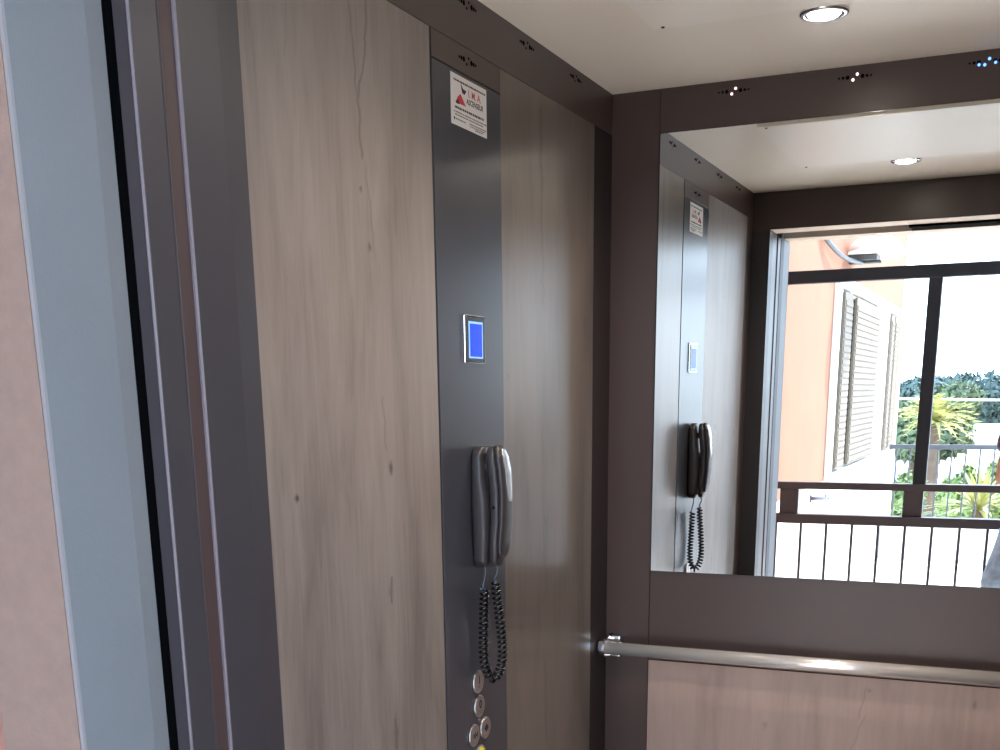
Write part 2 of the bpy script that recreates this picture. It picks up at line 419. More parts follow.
# landing door frame
FX = .0600
lf = D.objects.new('door_2', None); COL.objects.link(lf); lf['kind'] = 'structure'; lf['label'] = 'blue grey painted steel frame of the landing doorway'; lf['category'] = 'door frame'
obj('frame_jamb', prof([(FX-.06, -1.6125), (FX-.0040, -1.6125), (FX+.0006, -1.640), (FX, -1.7350), (FX-.06, -1.7350)], 0, 1.988), M['frame'], lf)
obj('frame_jamb', prof([(W-FX+.06, -1.6125), (W-FX+.0015, -1.6125), (W-FX-.0004, -1.640), (W-FX, -1.7350), (W-FX+.06, -1.7350)], 0, 1.988), M['frame'], lf)
obj('frame_header', box(BM(), 0, W, -1.7350, -1.640, 1.985, 2.05), M['header_bounce'], lf)
obj('frame_edge', box(BM(), FX-.0035, FX+.0006, -1.7385, -1.7350, 0, 1.99), M['frame_edge'], lf)
obj('frame_edge', box(BM(), W-FX-.0012, W-FX+.004, -1.7385, -1.7350, 0, 1.99), M['frame_edge'], lf)
wo = BM()
box(wo, -.30, FX-.0045, -1.7385, -1.618, 0, 2.6); box(wo, W-FX+.0045, 3.6, -1.7385, -1.618, 0, 2.6); box(wo, FX-.0045, W-FX+.0045, -1.7385, -1.641, 2.05, 2.6)
struct('wall_facade', wo, M['stucco'], 'rough pinkish stucco wall beside the landing door frame', 'wall')
br = struct('trim_1', box(BM(), -.052, -.044, -1.7392, -1.7384, 0, 1.21), M['line'], 'thin vertical orange brown line on the pinkish wall', 'trim')

# ---------------------------------------------------------------- mirror
mi = thing('wall_mirror', 'tall frameless mirror on the brown back wall, above the handrail', 'mirror', (.495, -.0015, 1.099))
obj('glass', box(BM(), .1075, .8825, -.0052, -.0016, 1.0995, 2.0150), M['mirror_edge'], mi)
obj('silvered_face', box(BM(), .1083, .8817, -.0056, -.0050, 1.1003, 2.0142), M['mirror'], mi)

# ---------------------------------------------------------------- handrail
hr = thing('handrail', 'polished chrome handrail fixed across the back wall below the mirror', 'handrail', (.495, -.03, .90))
RY, RZ = -.052, .9215
obj('rail', tube(BM(), [(.020, RY, RZ), (.97, RY, RZ)], .0150, 40), M['rail'], hr)
for s in (0, 1):
    f = (lambda x: x) if s == 0 else (lambda x: W-x)
    b = BM()
    x0, x1 = sorted((f(.012), f(.046)))
    box(b, x0, x1, -.034, -.0016, RZ-.024, RZ+.026, .003)
    br_ = obj('bracket', b, M['chrome'], hr)
    b = BM()
    # rounded cap: profile in yz extruded along x
    pts = [(-.002, RZ+.026), (-.030, RZ+.026)] + [(-.052+.0225*math.cos(a)*1.0, RZ+.0235*math.sin(a)) for a in [math.radians(q) for q in range(70, 291, 20)]] + [(-.030, RZ-.024), (-.002, RZ-.024)]
    x0, x1 = sorted((f(.006), f(.0205)))
    poly_x(b, pts, x0, x1)
    obj('end_cap', b, M['chrome'], br_)

# ---------------------------------------------------------------- control panel
cp = thing('control_panel', 'tall narrow dark steel operating panel between the two wood panels', 'control panel', (0, -.7165, 0))
PY0, PY1 = -.8425, -.5905
plate = BM(); box(plate, 0, .0022, PY0, PY1, 0, 1.9795, .0006); obj('faceplate', plate, M['panel'], cp)
box_ = BM(); box(box_, 0, .0020, PY0, PY1, 1.9825, 2.0205, .0005); obj('top_plate', box_, M['metal'], cp)
dk = BM(); vent(None, dk, lambda u, v, ax=False: (1, 0, 0) if ax else (.0019, -.7165+u, 2.003+v)); obj('ventilation_holes', dk, M['black'], cp)
# display
scr = obj('display', ring_ := box(BM(), .002, .0060, -.7530, -.6735, 1.5450, 1.6225, .0018), M['chrome'], cp)
scr['label'] = 'small blue lit display in a chrome frame'
obj('bezel', box(BM(), .0055, .0068, -.7490, -.6775, 1.5485, 1.6190, .0004), M['bezel'], scr)
obj('screen_border', box(BM(), .0065, .0072, -.7410, -.6865, 1.5535, 1.6120), M['lcd_edge'], scr)
obj('screen', box(BM(), .0070, .0077, -.7370, -.6905, 1.5560, 1.6085), M['lcd'], scr)
# buttons
def button(y, z, kind):
    c = (.002, y, z)
    b = obj('button', disc(BM(), c, (1, 0, 0), .0172, .0050, 36, bevel=.0012), M['button'] if kind != 'bell' else M['yellow'], cp)
    obj('button_ring', ring(BM(), (.0018, y, z), (1, 0, 0), .0168, .0208, .0050), M['steel'], b)
    g = BM(); X = .0071
    to = lambda u, v: (X+.0001, y+u, z+v)
    if kind in ('1', '0'):
        join(g, text_bm(kind, .021, lambda u, v: to(u, v+.003), .0009))
        for u, v in ((-.004, -.0085), (.000, -.0085)) if kind == '1' else ((-.004, -.0085), (0, -.0115), (.004, -.0085)):
            disc(g, to(u, v), (1, 0, 0), .0011, .0004, 8)
    elif kind == 'open':
        for s in (-1, 1): poly_x(g, [(y+s*.0085, z), (y+s*.0025, z+.0060), (y+s*.0025, z-.0060)], X-.0002, X+.0003)
        poly_x(g, [(y-.0012, z-.0070), (y+.0012, z-.0070), (y+.0012, z+.0070), (y-.0012, z+.0070)], X-.0002, X+.0003)
    elif kind == 'close':
        for s in (-1, 1): poly_x(g, [(y+s*.0022, z), (y+s*.0085, z+.0060), (y+s*.0085, z-.0060)], X-.0002, X+.0003)
        poly_x(g, [(y-.0010, z-.0070), (y+.0010, z-.0070), (y+.0010, z+.0070), (y-.0010, z+.0070)], X-.0002, X+.0003)
    else:
        pts = [(y-.0095, z-.006), (y+.0095, z-.006), (y+.0065, z-.002)] + [(y+.006*math.cos(a), z+.002+.0065*math.sin(a)) for a in [math.radians(q) for q in range(0, 181, 20)]] + [(y-.0065, z-.002)]
        poly_x(g, pts, X-.0002, X+.0003)
    obj('button_symbol', g, M['glyph'], b)
    b['label'] = {'1': 'round steel floor button marked 1', '0': 'round steel floor button marked 0', 'open': 'round steel door opening button', 'close': 'round steel door closing button', 'bell': 'yellow round alarm button with a bell'}[kind]
button(-.7235, .9945, '1'); button(-.7205, .9485, '0'); button(-.6965, .9015, 'open'); button(-.7440, .8995, 'close'); button(-.7190, .8535, 'bell')

# ---------------------------------------------------------------- sticker
SY0, SY1, SZ0, SZ1 = -.7805, -.6480, 1.9030, 1.9755
st = thing('company_sticker', 'small white lift company sticker with red and black logo, top of control panel', 'sticker', (.0022, -.714, 1.903))
obj('paper', box(BM(), .0022, .0026, SY0, SY1, SZ0, SZ1), M['paper'], st)
sw, sh_ = SY1-SY0, SZ1-SZ0
def S(u, v, x=.0028): return (x, SY0+u*sw, SZ1-v*sh_)
def stext(s, u, v, h, w, bold=0.):
    return text_bm(s, h*sh_, lambda a, b: (.0028, SY0+u*sw+a, SZ1-v*sh_+b), bold, width=w*sw)
obj('logo_letters', stext('I. M. A.', .655, .27, .21, .36, .0002), M['red'], st)['label'] = 'red lettering reading I.M.A.'
obj('name_letters', stext('ASCENSEUR', .66, .44, .155, .48, .0003), M['ink'], st)['label'] = 'black lettering reading ASCENSEUR'
def sp(pts): return [(SY0+u*sw, SZ1-v*sh_) for u, v in pts]
obj('red_triangle', poly_x(BM(), sp([(.26, .35), (.40, .55), (.20, .55), (.13, .53), (.19, .42)]), .0026, .0029), M['red'], st)
lg = BM()
poly_x(lg, sp([(.27, .14), (.33, .23), (.42, .24), (.37, .33), (.31, .31), (.29, .24)]), .0026, .0029)
poly_x(lg, sp([(.12, .535), (.20, .47), (.235, .56), (.15, .57)]), .0026, .00295)
obj('black_bird_mark', lg, M['ink'], st)
tl = BM(); tb = BM()
random.seed(3)
def dashes(bm, u0, u1, v, h):     # lines of print too small to read
    u = u0
    while u < u1-.02:
        w = random.uniform(.018, .045); poly_x(bm, sp([(u, v-h/2), (u+w, v-h/2), (u+w, v+h/2), (u, v+h/2)]), .0026, .0028); u += w+random.uniform(.006, .02)
dashes(tb, .08, .95, .115, .035); dashes(tb, .10, .92, .645, .045)
for v, a, b in ((.735, .08, .96), (.79, .10, .9), (.875, .12, .42), (.86, .50, .96), (.905, .52, .93), (.945, .66, .88)): dashes(tl, a, b, v, .026)
obj('small_print', tb, M['ink'], st); obj('small_print', tl, M['ink_grey'], st)
lgp = BM(); disc(lgp, S(.085, .875, .0026), (1, 0, 0), .0022, .0003, 12); obj('print_mark', lgp, M['ink'], st)

# ---------------------------------------------------------------- intercom handset
ic = thing('intercom_handset', 'dark grey emergency telephone with coiled cord on the control panel', 'telephone', (.002, -.713, 1.2))
YC = -.714
def interp(tab, z):
    for (z0, *a), (z1, *b) in zip(tab, tab[1:]):
        if z0 <= z <= z1:
            k = (z-z0)/(z1-z0); k = k*k*(3-2*k); return [p+(q-p)*k for p, q in zip(a, b)]
    return list(tab[-1][1:])
ctab = [(1.203, .0150, .010, .012), (1.214, .0165, .0140, .0235), (1.26, .0185, .0160, .0270), (1.31, .0185, .0160, .0285), (1.36, .0155, .0132, .0280), (1.395, .0135, .0110, .0240), (1.4115, .0140, .008, .012)]
secs = []
for i in range(41):
    z = 1.203+(1.4095-1.203)*i/40; cx, hx, hy = interp(ctab, z); secs.append((z, cx, YC, hx, hy))
cr = obj('cradle', loft(BM(), secs, 36, 3.4), M['plastic'], ic)
for za, zb in ((1.232, 1.252), (1.368, 1.384)): obj('handset_rest', box(BM(), .022, .036, YC-.012, YC+.012, za, zb, .003), M['plastic'], cr)
gtab = [(1.206, .0405, .0060, .0120), (1.216, .0410, .0085, .0200), (1.245, .0430, .0096, .0240), (1.285, .0460, .0098, .0230), (1.330, .0460, .0098, .0225), (1.365, .0430, .0102, .0235), (1.390, .0395, .0102, .0230), (1.402, .0375, .0085, .0190), (1.409, .0365, .0050, .0110)]
htab = [(1.221, .0520, .0030, .0120), (1.230, .0535, .0048, .0200), (1.250, .0560, .0056, .0238), (1.290, .0590, .0058, .0232), (1.330, .0595, .0060, .0228), (1.365, .0570, .0064, .0232), (1.390, .0530, .0066, .0225), (1.403, .0490, .0058, .0180), (1.411, .0460, .0035, .0110)]
def lofted(tab, n, power):
    out = []
    for i in range(n+1):
        z = tab[0][0]+(tab[-1][0]-tab[0][0])*i/n; cx, hx, hy = interp(tab, z); out.append((z, cx, YC, hx, hy))
    return loft(BM(), out, 32, power)
hs = obj('handset', lofted(gtab, 50, 3.4), M['plastic'], ic)
obj('handset_shell', lofted(htab, 50, 3.0), M['plastic'], hs)
# silver inlay on the outer face, upper half
inl = BM(); rows = []
for i in range(25):
    k = i/24; z = 1.315+(1.407-1.315)*k; cx, hx, hy = interp(htab, z)
    wdt = .0150*math.sqrt(max(0., 1-(2*k-1)**4))*(.75+.25*k)+.0006
    row = []
    for j in range(9):
        q = -1+2*j/8; yy = .004+q*wdt; xx = cx+hx*(max(0., 1-(abs(yy)/hy)**3.0))**(1/3.0)
        row.append(inl.verts.new((xx+.0007*(1-q*q)+.0002, YC+yy, z)))
    rows.append(row)
for i in range(24):
    for j in range(8):
        f = inl.faces.new((rows[i][j], rows[i][j+1], rows[i+1][j+1], rows[i+1][j])); f.smooth = True
o = obj('silver_inlay', inl, M['plastic_silver'], hs); o['label'] = 'silver inlay on the outside of the earpiece'
md = o.modifiers.new('s', 'SOLIDIFY'); md.thickness = .0012; md.offset = -1
obj('handset_screw', disc(BM(), (.0460, YC-.0222, 1.308), (0, -1, 0), .0026, .0012, 14), M['black'], hs)
# coiled cord
def bez(P, n):
    out = []
    for i in range(len(P)-1):
        p0 = Vector(P[max(i-1, 0)]); p1 = Vector(P[i]); p2 = Vector(P[i+1]); p3 = Vector(P[min(i+2, len(P)-1)])
        for k in range(n):
            s = k/n
            out.append(.5*((2*p1)+(-p0+p2)*s+(2*p0-5*p1+4*p2-p3)*s*s+(-p0+3*p1-3*p2+p3)*s**3))
    out.append(Vector(P[-1])); return out
Upts = bez([(.0165, -.715, 1.163), (.0145, -.716, 1.11), (.0125, -.715, 1.050), (.0160, -.714, 1.018), (.028, -.712, 1.000), (.0415, -.710, 1.016), (.0470, -.709, 1.050), (.0430, -.710, 1.11), (.0385, -.712, 1.150), (.0375, -.713, 1.176)], 30)
lens_ = [0]
for a, b in zip(Upts, Upts[1:]): lens_.append(lens_[-1]+(b-a).length)
tot = lens_[-1]; turns = tot/.0088; coil = []
nst = int(turns*14)
idx = 0; tprev = None; u = None
for i in range(nst+1):
    s = tot*i/nst
    while idx < len(lens_)-2 and lens_[idx+1] < s: idx += 1
    k = (s-lens_[idx])/(lens_[idx+1]-lens_[idx]); p = Upts[idx].lerp(Upts[idx+1], k)
    tt = (Upts[idx+1]-Upts[idx]).normalized()
    if u is None: u = tt.orthogonal().normalized()
    else:
        u = tprev.rotation_difference(tt) @ u; u = (u-u.dot(tt)*tt).normalized()
    tprev = tt; v = tt.cross(u); a = 2*PI*turns*i/nst
    coil.append(p+.0066*(math.cos(a)*u+math.sin(a)*v))
cb = BM(); tube(cb, coil, .0026, 7)
cd = obj('coiled_cord', cb, M['cord'], ic)
wbm = BM()
tube(wbm, bez([(.0175, -.715, 1.206), (.0185, -.715, 1.19), (.0135, -.715, 1.168), (.0165, -.710, 1.160)], 6), .0015, 8)
tube(wbm, bez([(.0395, -.714, 1.208), (.041, -.714, 1.195), (.0360, -.714, 1.182), (.0375, -.708, 1.176)], 6), .0015, 8)
obj('cord_end', wbm, M['wire'], cd)

# ---------------------------------------------------------------- the landing outside
struct('landing_floor', box(BM(), -.30, 3.6, -3.25, -1.60, -.15, 0), M['tile'], 'pale paved landing floor outside the lift', 'floor')
struct('landing_shade_slab', box(BM(), -.30, 3.6, -3.02, -1.74, 2.6, 2.75), M['white_paint'], 'unseen white slab over the landing, its depth set to shade the facade', 'ceiling')  # out of view, added and sized to keep sun off the facade
gr = struct('terrace', box(BM(), -14, 16, -9.0, -3.25, -.25, -.02), M['tile'], 'sunlit pale terrace beyond the landing railing', 'ground')
struct('garden_ground', box(BM(), -40, 40, -60, -9.0, -.9, -.6), M['tile'], 'sunlit pale ground beyond the terrace', 'ground')
struct('wall_exterior', box(BM(), -.55, -.30, -9.45, -1.6, 0, 5.2), M['orange'], 'orange stucco wall running away from the landing', 'wall')
dd = struct('trim_3', box(BM(), -.302, -.290, -9.28, -3.26, 0, .93), M['white_paint'], 'white lower band along the orange wall, standing in for overexposed sunlight', 'trim')  # overexposure low on the sunlit wall, painted as a white band
# far return of that wall in white
struct('trim_2', box(BM(), -.30, -.285, -9.46, -9.28, 0, 5.2), M['white_paint'], 'white corner band at the far end of the orange wall', 'trim')

# shuttered window on the orange wall
def shut_window(ya, yb, label, parts):
    w = thing('shuttered_window', label, 'window', (-.30, (ya+yb)/2, .88), None)
    f = BM()
    z0, z1 = .90, 2.18
    box(f, -.30, -.262, -yb, -ya, z1-.07, z1, .004); box(f, -.30, -.262, -yb, -ya, z0, z0+.07, .004)
    box(f, -.30, -.263, -ya-.09, -ya-.001, z0+.0705, z1-.0705, .004); box(f, -.30, -.263, -yb+.001, -yb+.09, z0+.0705, z1-.0705, .004)
    obj('window_frame', f, M['white_paint'], w)
    obj('pane', box(BM(), -.299, -.285, -yb+.08, -ya-.08, z0+.06, z1-.06), M['glass_dark'], w)
    for a, b, x in parts:
        s = BM(); box(s, -.275, x-.012, -b, -a, z0+.09, z1-.09)
        n = 26
        for k in range(n):
            zz = z0+.11+(z1-z0-.24)*k/n
            box(s, x-.012, x-.006, -b+.02, -a-.02, zz, zz+.030)
        obj('shutter', s, M['shutter'], w)
shut_window(5.18, 7.60, 'white framed window with beige louvred shutters on the orange wall, nearest the lift', [(5.36, 5.72, -.245), (5.92, 7.25, -.245)])
shut_window(7.90, 8.70, 'white framed window with beige louvred shutters at the far end of the orange wall', [(8.02, 8.25, -.235), (8.32, 8.58, -.235)])

lp = thing('wall_lamp', 'white dome wall lamp with dark bracket high on the orange wall', 'lamp', (-.30, -5.7, 2.42))
b = BM(); secs = []
for k in range(13):
    a = k/12*PI/2; secs.append((2.335+.11*math.sin(a), -.13, -5.72, .17*math.cos(a)+.004, .36*math.cos(a)+.004))
loft(b, secs, 28, 2.2); obj('shade', b, M['white_paint'], lp)
b = BM(); box(b, -.30, -.12, -5.86, -5.66, 2.300, 2.335, .004); box(b, -.30, -.10, -5.80, -5.72, 2.285, 2.30, .003); obj('bracket', b, M['rail_grey'], lp)
obj('cable', tube(BM(), bez([(-.296, -4.45, 2.36), (-.27, -4.75, 2.30), (-.25, -5.2, 2.27), (-.22, -5.7, 2.285)], 8), .014, 8), M['rail_grey'], lp)
lt = thing('wall_hook', 'small dark iron hook on the orange wall low down', 'hook', (-.30, -4.9, .80))
b = BM(); tube(b, [(-.29, -4.65, .862), (-.262, -4.68, .862), (-.262, -5.2, .815), (-.29, -5.24, .815)], .012, 10); obj('bar', b, M['alu_brown'], lt)
obj('rosette', disc(BM(), (-.29, -4.65, .862), (1, 0, 0), .024, .008, 14), M['alu_brown'], lt); obj('rosette', disc(BM(), (-.29, -5.24, .815), (1, 0, 0), .024, .008, 14), M['alu_brown'], lt)

# glazing frame and railing at the edge of the landing
RYo = -3.10
gf = thing('aluminium_screen_frame', 'dark anthracite aluminium frame standing on the landing edge above the railing', 'frame', (.45, RYo, 1.03))
obj('transom', box(BM(), -.28, 3.5, RYo-.03, RYo+.02, 1.960, 2.014, .003), M['alu'], gf)
for x in (.442, 1.60, 2.75): obj('mullion', box(BM(), x-.028, x+.028, RYo-.03, RYo+.02, 1.076, 1.960, .003), M['alu'], gf)
obj('bottom_rail', box(BM(), -.28, 3.5, RYo-.03, RYo+.025, 1.044, 1.076, .003), M['alu_brown'], gf)
for x in (-.137, .421, 1.60, 2.75): obj('support_post', box(BM(), x-.043, x+.043, RYo-.02, RYo+.015, .927, 1.044, .003), M['alu_brown'], gf)
rl = thing('balcony_railing', 'dark brown metal balcony railing with vertical bars along the landing edge', 'railing', (.45, RYo, 0))
obj('top_rail', box(BM(), -.29, 3.5, RYo-.03, RYo+.03, .883, .927, .004), M['alu_brown'], rl)
obj('bottom_rail', box(BM(), -.29, 3.5, RYo-.015, RYo+.015, .08, .11, .003), M['alu_brown'], rl)
k = 0
x = -.194
while x < 3.45:
    obj('baluster', box(BM(), x-.006, x+.006, RYo-.006, RYo+.006, .11, .883), M['alu_brown'], rl); x += .1178

# far terrace railing
FY = -8.75
fr_ = thing('terrace_railing', 'distant grey metal railing at the far edge of the terrace, before the palm', 'railing', (2.5, FY, .27))
obj('top_rail', box(BM(), -.28, 7, FY-.03, FY+.03, .965, 1.005), M['rail_grey'], fr_)
struct('trim_4', box(BM(), -.285, 7.1, FY-.08, FY+.08, -.02, .27), M['white_paint'], 'low white block under the far terrace railing, standing in for sun glare', 'trim')  # white glare below the railing, given a solid shape
x = -.2
while x < 6.95:
    obj('baluster', box(BM(), x-.007, x+.007, FY-.007, FY+.007, .27, .965), M['rail_grey'], fr_); x += .118 if x < 2.5 else .3

# plants
def crown(bm, c, rx, ry, rz, n, ls, blobs=9):
    cs = [(Vector(c)+Vector((random.uniform(-.6, .6)*rx, random.uniform(-.6, .6)*ry, random.uniform(-.5, .6)*rz)), random.uniform(.35, .6)) for _ in range(blobs)]
    for i in range(n):
        cc, s = random.choice(cs)
        d = Vector([random.gauss(0, 1) for _ in range(3)]).normalized()
        p = cc+Vector((d.x*rx*s, d.y*ry*s, d.z*rz*s))*random.uniform(.75, 1.02)
        a = Vector([random.gauss(0, 1) for _ in range(3)]).normalized(); b = d.cross(a).normalized(); a = (a+d*.2).normalized()
        l = ls*random.uniform(.6, 1.3)
        vs = [bm.verts.new(p-a*l), bm.verts.new(p+b*l*.45), bm.verts.new(p+a*l), bm.verts.new(p-b*l*.45)]
        bm.faces.new(vs)
def tree(x, y, zb, zt, r, m, label, n=7000, ls=.11):
    t = thing('tree', label, 'tree', (x, y, zb), 'trees beyond the terrace')
    h = zt-zb
    b = BM(); crown(b, (x, y, zb+h*.62), r, r*.8, h*.42, n, ls); obj('crown', b, m, t)
    obj('trunk', tube(BM(), [(x, y, zb), (x+.05, y, zb+h*.3), (x-.05, y, zb+h*.65)], .15, 8, radii=[.2, .15, .08]), M['bark'], t)
tree(-1.25, -24, -.6, 1.75, 1.5, M['leaf'], 'bright green rounded tree beyond the terrace, left edge in the mirror')
tree(.35, -30, -.6, 1.75, 2.4, M['leaf_dark'], 'broad dark green tree beyond the terrace, behind the palm')
tree(2.6, -27, -.6, 1.9, 2.0, M['leaf'], 'bright green tree beyond the terrace, farthest to the right')
tree(-3.4, -36, -.6, 1.9, 2.6, M['leaf_dark'], 'dark green tree behind the end of the orange wall')

def fronds(bm, c, n, L, wd, up=.9, droop=.6, pin=True):
    c = Vector(c)
    for i in range(n):
        az = 2*PI*i/n+random.uniform(-.2, .2); el = random.uniform(.1, up*1.5)
        d = Vector((math.cos(az)*math.cos(el), math.sin(az)*math.cos(el), math.sin(el))); side = Vector((-math.sin(az), math.cos(az), 0))
        l = L*random.uniform(.8, 1.1); prev = None
        for k in range(7):
            s = k/6; p = c+d*l*s-Vector((0, 0, droop*l*s*s)); w = wd*(1-s)**.6*(.4+min(1, s*4)*.6)
            cur = (bm.verts.new(p-side*w), bm.verts.new(p+side*w))
            if prev: bm.faces.new((prev[0], prev[1], cur[1], cur[0]))
            if pin and k > 0:
                for sg in (-1, 1):
                    q = p+side*sg*L*.22*(1-s*.5)+d*L*.12-Vector((0, 0, .08*L))
                    a_ = bm.verts.new(p+d*.02*L); b_ = bm.verts.new(p-d*.02*L); bm.faces.new((a_, b_, bm.verts.new(q)))
            prev = cur
pt = thing('palm_tree', 'yellow green palm with spiky fronds beyond the terrace railing', 'palm', (-.42, -16.5, -.6))
b = BM(); fronds(b, (-.42, -16.5, .98), 64, .78, .04, up=1., droop=.5); obj('fronds', b, M['leaf_yellow'], pt)
obj('trunk', tube(BM(), [(-.42, -16.5, -.6), (-.40, -16.5, .2), (-.42, -16.5, .98)], .1, 10, radii=[.13, .1, .1]), M['bark'], pt)
for x, y, L, lab in ((-.08, -9.75, .36, 'small spiky green yucca beyond the terrace railing, nearest the orange wall'), (.47, -11.0, .66, 'large pale green yucca beyond the terrace railing, between the smaller one and the person'), (2.0, -10.8, .6, 'pale green yucca beyond the terrace railing, farthest from the orange wall')):
    yc = thing('yucca_plant', lab, 'plant', (x, y, -.6), 'yuccas at the foot of the terrace railing')
    b = BM(); fronds(b, (x, y, .22), 70, L, .035, up=1.0, droop=.35, pin=False); obj('leaves', b, M['leaf_yellow'] if x > .3 else M['leaf'], yc)
    obj('stem', tube(BM(), [(x, y, -.6), (x, y, .22)], .06, 10), M['bark'], yc)
M['leaf_pale'] = mat('pale_green_leaves', (122, 140, 78), .7, var=.3, vscale=5)
for x, y, r, zt, lab in ((-.55, -13.2, .5, .80, 'low pale green shrub past the terrace railing, under the palm, by the orange wall end'), (.15, -12.9, .45, .62, 'low pale green shrub past the terrace railing, in the middle of the row'), (.75, -13.4, .45, .85, 'low pale green shrub past the terrace railing, nearest the person'), ):
    sh_b = thing('shrub', lab, 'shrub', (x, y, -.6), 'shrubs below the palm')
    b = BM(); crown(b, (x, y, -.6+(zt+.6)*.58), r*.7, r*.7, (zt+.6)*.42, 3500, .06); obj('leaves', b, M['leaf_pale'], sh_b)
    obj('stem', tube(BM(), [(x, y, -.6), (x, y, -.1), (x+.03, y, .2)], .04, 8), M['bark'], sh_b)
ho = thing('white_house', 'small flat roofed white house far off among the trees', 'house', (.25, -22, -.6))
obj('walls', box(BM(), -.02, 1.0, -23, -22, -.6, .74), M['white_paint'], ho)
obj('roof', box(BM(), -.07, 1.05, -23.05, -21.95, .74, .80), M['white_paint'], ho)
obj('door', box(BM(), .6, .8, -22.0, -21.985, -.6, .2), M['rail_grey'], ho)
ut = thing('overhead_cable', 'pale overhead cable crossing in front of the distant trees', 'cable', (0, -20, 1.3))
for px_ in (-8, 9): obj('pole', tube(BM(), [(px_, -20, -.6), (px_, -20, 1.75)], .06, 10), M['bark'], ut)
obj('wire', tube(BM(), bez([(-8, -20, 1.62), (-2, -20, 1.34), (3, -20, 1.28), (9, -20, 1.5)], 6), .018, 6), M['white_paint'], ut)

# ---------------------------------------------------------------- person holding the phone
def skin(name, joints, edges, m, parent, root, sub=2):
    me = D.meshes.new(name); me.from_pydata([Vector(j[0])-wloc(parent) for j in joints], edges, [])
    o = D.objects.new(name, me); COL.objects.link(o)
    s = o.modifiers.new('skin', 'SKIN'); s.use_smooth_shade = True
    if not me.skin_vertices: me.attributes.new('sk', 'INT', 'POINT')
    sv = me.skin_vertices[0].data
    for i, j in enumerate(joints):
        r = j[1]; sv[i].radius = r if isinstance(r, tuple) else (r, r); sv[i].use_root = (i == root)
    sb = o.modifiers.new('sub', 'SUBSURF'); sb.levels = sub; sb.render_levels = sub
    dg = bpy.context.evaluated_depsgraph_get(); dg.update()
    me2 = D.meshes.new_from_object(o.evaluated_get(dg)); D.objects.remove(o)
    me2.name = name; me2.materials.clear(); me2.materials.append(m)
    for p in me2.polygons: p.use_smooth = True
    o = D.objects.new(name, me2); COL.objects.link(o); o.parent = parent
    return o
PX, PYy = .995, -2.885
pe = thing('person', 'person in plum t-shirt and pale denim shorts holding up a phone on the landing', 'person', (PX, PYy, 0))
J = []; E = []
def jt(p, r, link=None):
    J.append((p, r)); i = len(J)-1
    if link is not None: E.append((link, i))
    return i
pel = jt((PX, PYy, .92), (.155, .10))
wa = jt((PX, PYy, 1.05), (.125, .09), pel); ch = jt((PX, PYy+.005, 1.24), (.15, .105), wa); nb = jt((PX, PYy, 1.375), (.085, .06), ch)
nk = jt((PX, PYy+.01, 1.435), .05, nb); hd0 = jt((PX, PYy+.03, 1.50), (.068, .08), nk); hd1 = jt((PX, PYy+.025, 1.575), (.076, .095), hd0); hd2 = jt((PX, PYy+.015, 1.635), (.058, .075), hd1)
for s in (-1, 1):
    sh1 = jt((PX+s*.165, PYy, 1.345), .055, nb)
    ex, hx_ = (PX+s*.195, .885+s*.062)
    el = jt((ex, PYy+.12, 1.105), .042, sh1)
    fm = jt(((ex*.5+hx_*.5), PYy+.19, 1.25), .040, el)
    wr_ = jt((hx_+s*.012, PYy+.25, 1.415), (.024, .028), fm)
    pm = jt((hx_, PYy+.275, 1.465), (.020, .034), wr_)
    # four fingers behind the phone, thumb on the screen side
    for q, ln in enumerate((.070, .078, .074, .060)):
        z0 = 1.515-.019*q
        a1 = jt((hx_-s*.010, PYy+.295, z0), .0085, pm); a2 = jt((hx_-s*.010-s*ln*.38, PYy+.312, z0+.004), .0078, a1); jt((hx_-s*.010-s*ln, PYy+.310, z0+.004), .0068, a2)
    t1 = jt((hx_-s*.004, PYy+.258, 1.485), .011, pm); t2 = jt((hx_-s*.030, PYy+.268, 1.505), .009, t1); jt((hx_-s*.052, PYy+.280, 1.520), .0078, t2)
    hp = jt((PX+s*.10, PYy, .86), .095, pel); kn = jt((PX+s*.13, PYy+.02, .48), .055, hp); an = jt((PX+s*.14, PYy-.01, .085), .036, kn)
    jt((PX+s*.15, PYy+.13, .035), (.036, .026), an)
skin('body', J, E, M['skin'], pe, 0)
S1 = []
J = []; E = []
a = jt((PX, PYy, .90), (.165, .115)); b_ = jt((PX, PYy, 1.05), (.145, .105), a); c_ = jt((PX, PYy+.005, 1.24), (.168, .122), b_); d_ = jt((PX, PYy, 1.375), (.10, .075), c_)
for s in (-1, 1):
    e_ = jt((PX+s*.165, PYy, 1.345), .068, d_); jt((PX+s*.19, PYy+.075, 1.225), .062, e_)
skin('t_shirt', J, E, M['shirt'], pe, 0)
J = []; E = []
a = jt((PX, PYy, .92), (.172, .12))
for s in (-1, 1):
    h_ = jt((PX+s*.10, PYy, .84), .115, a); jt((PX+s*.165, PYy+.01, .58), .125, h_)
skin('shorts', J, E, M['denim'], pe, 0)
for s in (-1, 1):
    b = BM(); secs = []
    x, y = PX+s*.15, PYy+.07
    for z, hx, hy, o_ in ((0, .045, .13, .0), (.02, .047, .132, 0), (.05, .044, .12, -.005), (.08, .040, .08, -.045), (.10, .038, .055, -.065)): secs.append((z, x, y+o_, hx, hy))
    obj('shoe', loft(b, secs, 24, 2.4), M['shoe'], pe)
b = BM(); bmesh.ops.create_uvsphere(b, u_segments=24, v_segments=16, radius=1)
for v in b.verts:
    v.co = Vector((v.co.x*.088, v.co.y*.105, v.co.z*.112))+Vector((PX, PYy+.005, 1.585))
dele = [v for v in b.verts if (v.co.y > PYy+.065 and v.co.z < 1.625) or v.co.z < 1.50]
bmesh.ops.delete(b, geom=dele, context='VERTS')
for f in b.faces: f.smooth = True
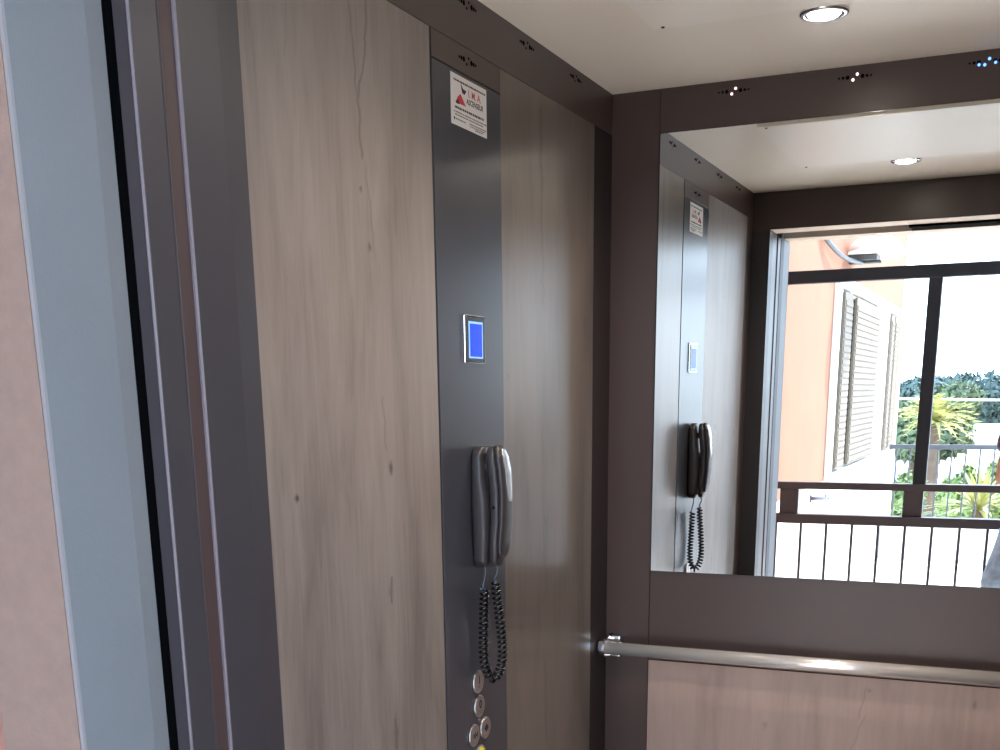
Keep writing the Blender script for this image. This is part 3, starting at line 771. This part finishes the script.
ha = obj('hair', b, M['hair'], pe); mm = ha.modifiers.new('s', 'SOLIDIFY'); mm.thickness = .012; mm.offset = -1
fy = PYy+.118
for s in (-1, 1):
    b = BM(); bmesh.ops.create_uvsphere(b, u_segments=12, v_segments=8, radius=.011); bmesh.ops.translate(b, verts=b.verts[:], vec=(PX+s*.030, fy-.012, 1.565)); ey = obj('eye', b, M['eye'], pe)
    b = BM(); disc(b, (PX+s*.030, fy-.0022, 1.565), (0, 1, 0), .005, .0012, 14); obj('iris', b, M['ink'], ey)
    b = BM(); loft(b, [(1.530, PX+s*.079, PYy+.015, .006, .010), (1.55, PX+s*.083, PYy+.012, .008, .016), (1.575, PX+s*.085, PYy+.010, .008, .018), (1.588, PX+s*.082, PYy+.012, .005, .010)], 14, 2); obj('ear', b, M['skin'], pe)
b = BM(); loft(b, [(1.522, PX, fy+.002, .013, .012), (1.530, PX, fy+.004, .015, .018), (1.545, PX, fy, .010, .013), (1.572, PX, fy-.008, .006, .008)], 14, 2); obj('nose', b, M['skin'], pe)
b = BM(); loft(b, [(1.497, PX, fy-.010, .014, .006), (1.502, PX, fy-.007, .023, .008), (1.507, PX, fy-.008, .020, .006)], 16, 2); obj('mouth', b, M['lip'], pe)
ph = thing('mobile_phone', 'black mobile phone held upright in both hands of the person', 'phone', (.885, -2.587, 1.42))
obj('case', box(BM(), .885-.038, .885+.038, -2.592, -2.582, 1.42, 1.565, .003), M['phone_case'], ph)
obj('screen', box(BM(), .885-.035, .885+.035, -2.5935, -2.5915, 1.424, 1.561), M['bezel'], ph)
obj('camera_lens', disc(BM(), (.865, -2.582, 1.500), (0, 1, 0), .008, .002, 20), M['bezel'], ph)

# ---------------------------------------------------------------- light
sun = D.lights.new('sun', 'SUN'); sun.energy = 10.; sun.angle = math.radians(.6); sun.color = (1., .95, .88)
so = D.objects.new('sun', sun); COL.objects.link(so)
el = math.radians(56); az = Vector((.55, -.83, 0)).normalized()
dirv = -(az*math.cos(el)+Vector((0, 0, math.sin(el))))
so.rotation_euler = dirv.to_track_quat('-Z', 'Y').to_euler(); so.location = (3, -8, 8)
wd = D.worlds.new('World'); bpy.context.scene.world = wd; wd.use_nodes = True
nt = wd.node_tree; N = nt.nodes; L = nt.links
bg = N['Background']; bg.inputs['Strength'].default_value = 5.5
tc = N.new('ShaderNodeTexCoord'); sep = N.new('ShaderNodeSeparateXYZ'); L.new(tc.outputs['Generated'], sep.inputs[0])
rp = N.new('ShaderNodeValToRGB'); L.new(sep.outputs['Z'], rp.inputs['Fac'])
e = rp.color_ramp.elements
e[0].position = 0.; e[0].color = (.74, .87, 1., 1); e[1].position = .7; e[1].color = (.36, .58, 1., 1)
L.new(rp.outputs['Color'], bg.inputs['Color'])

# ---------------------------------------------------------------- camera
yaw, pitch, roll = .4219, -.2669, -.0128
f_px, cy = 1150.67, 708.28
Cpos = Vector((.5091*1.7, -1.4982*1.7, 2.1-1.7*(2.1-1.7446)))
fwd = Vector((-math.sin(yaw)*math.cos(pitch), math.cos(yaw)*math.cos(pitch), math.sin(pitch)))
right = Vector((math.cos(yaw), math.sin(yaw), 0)); up = right.cross(fwd)
r2 = right*math.cos(roll)+up*math.sin(roll); u2 = -(right*math.sin(roll)-up*math.cos(roll))
cam = D.cameras.new('camera'); co = D.objects.new('camera', cam); COL.objects.link(co)
Rm = Matrix((r2, u2, -fwd)).transposed()
co.matrix_world = Matrix.Translation(Cpos) @ Rm.to_4x4()
cam.sensor_fit = 'HORIZONTAL'; cam.sensor_width = 36; cam.lens = f_px*36/1000; cam.shift_y = (cy-375)/1000
cam.clip_start = .005; cam.clip_end = 300
bpy.context.scene.camera = co
sc = bpy.context.scene
sc.view_settings.view_transform = 'Standard'; sc.view_settings.look = 'None'; sc.view_settings.exposure = .28
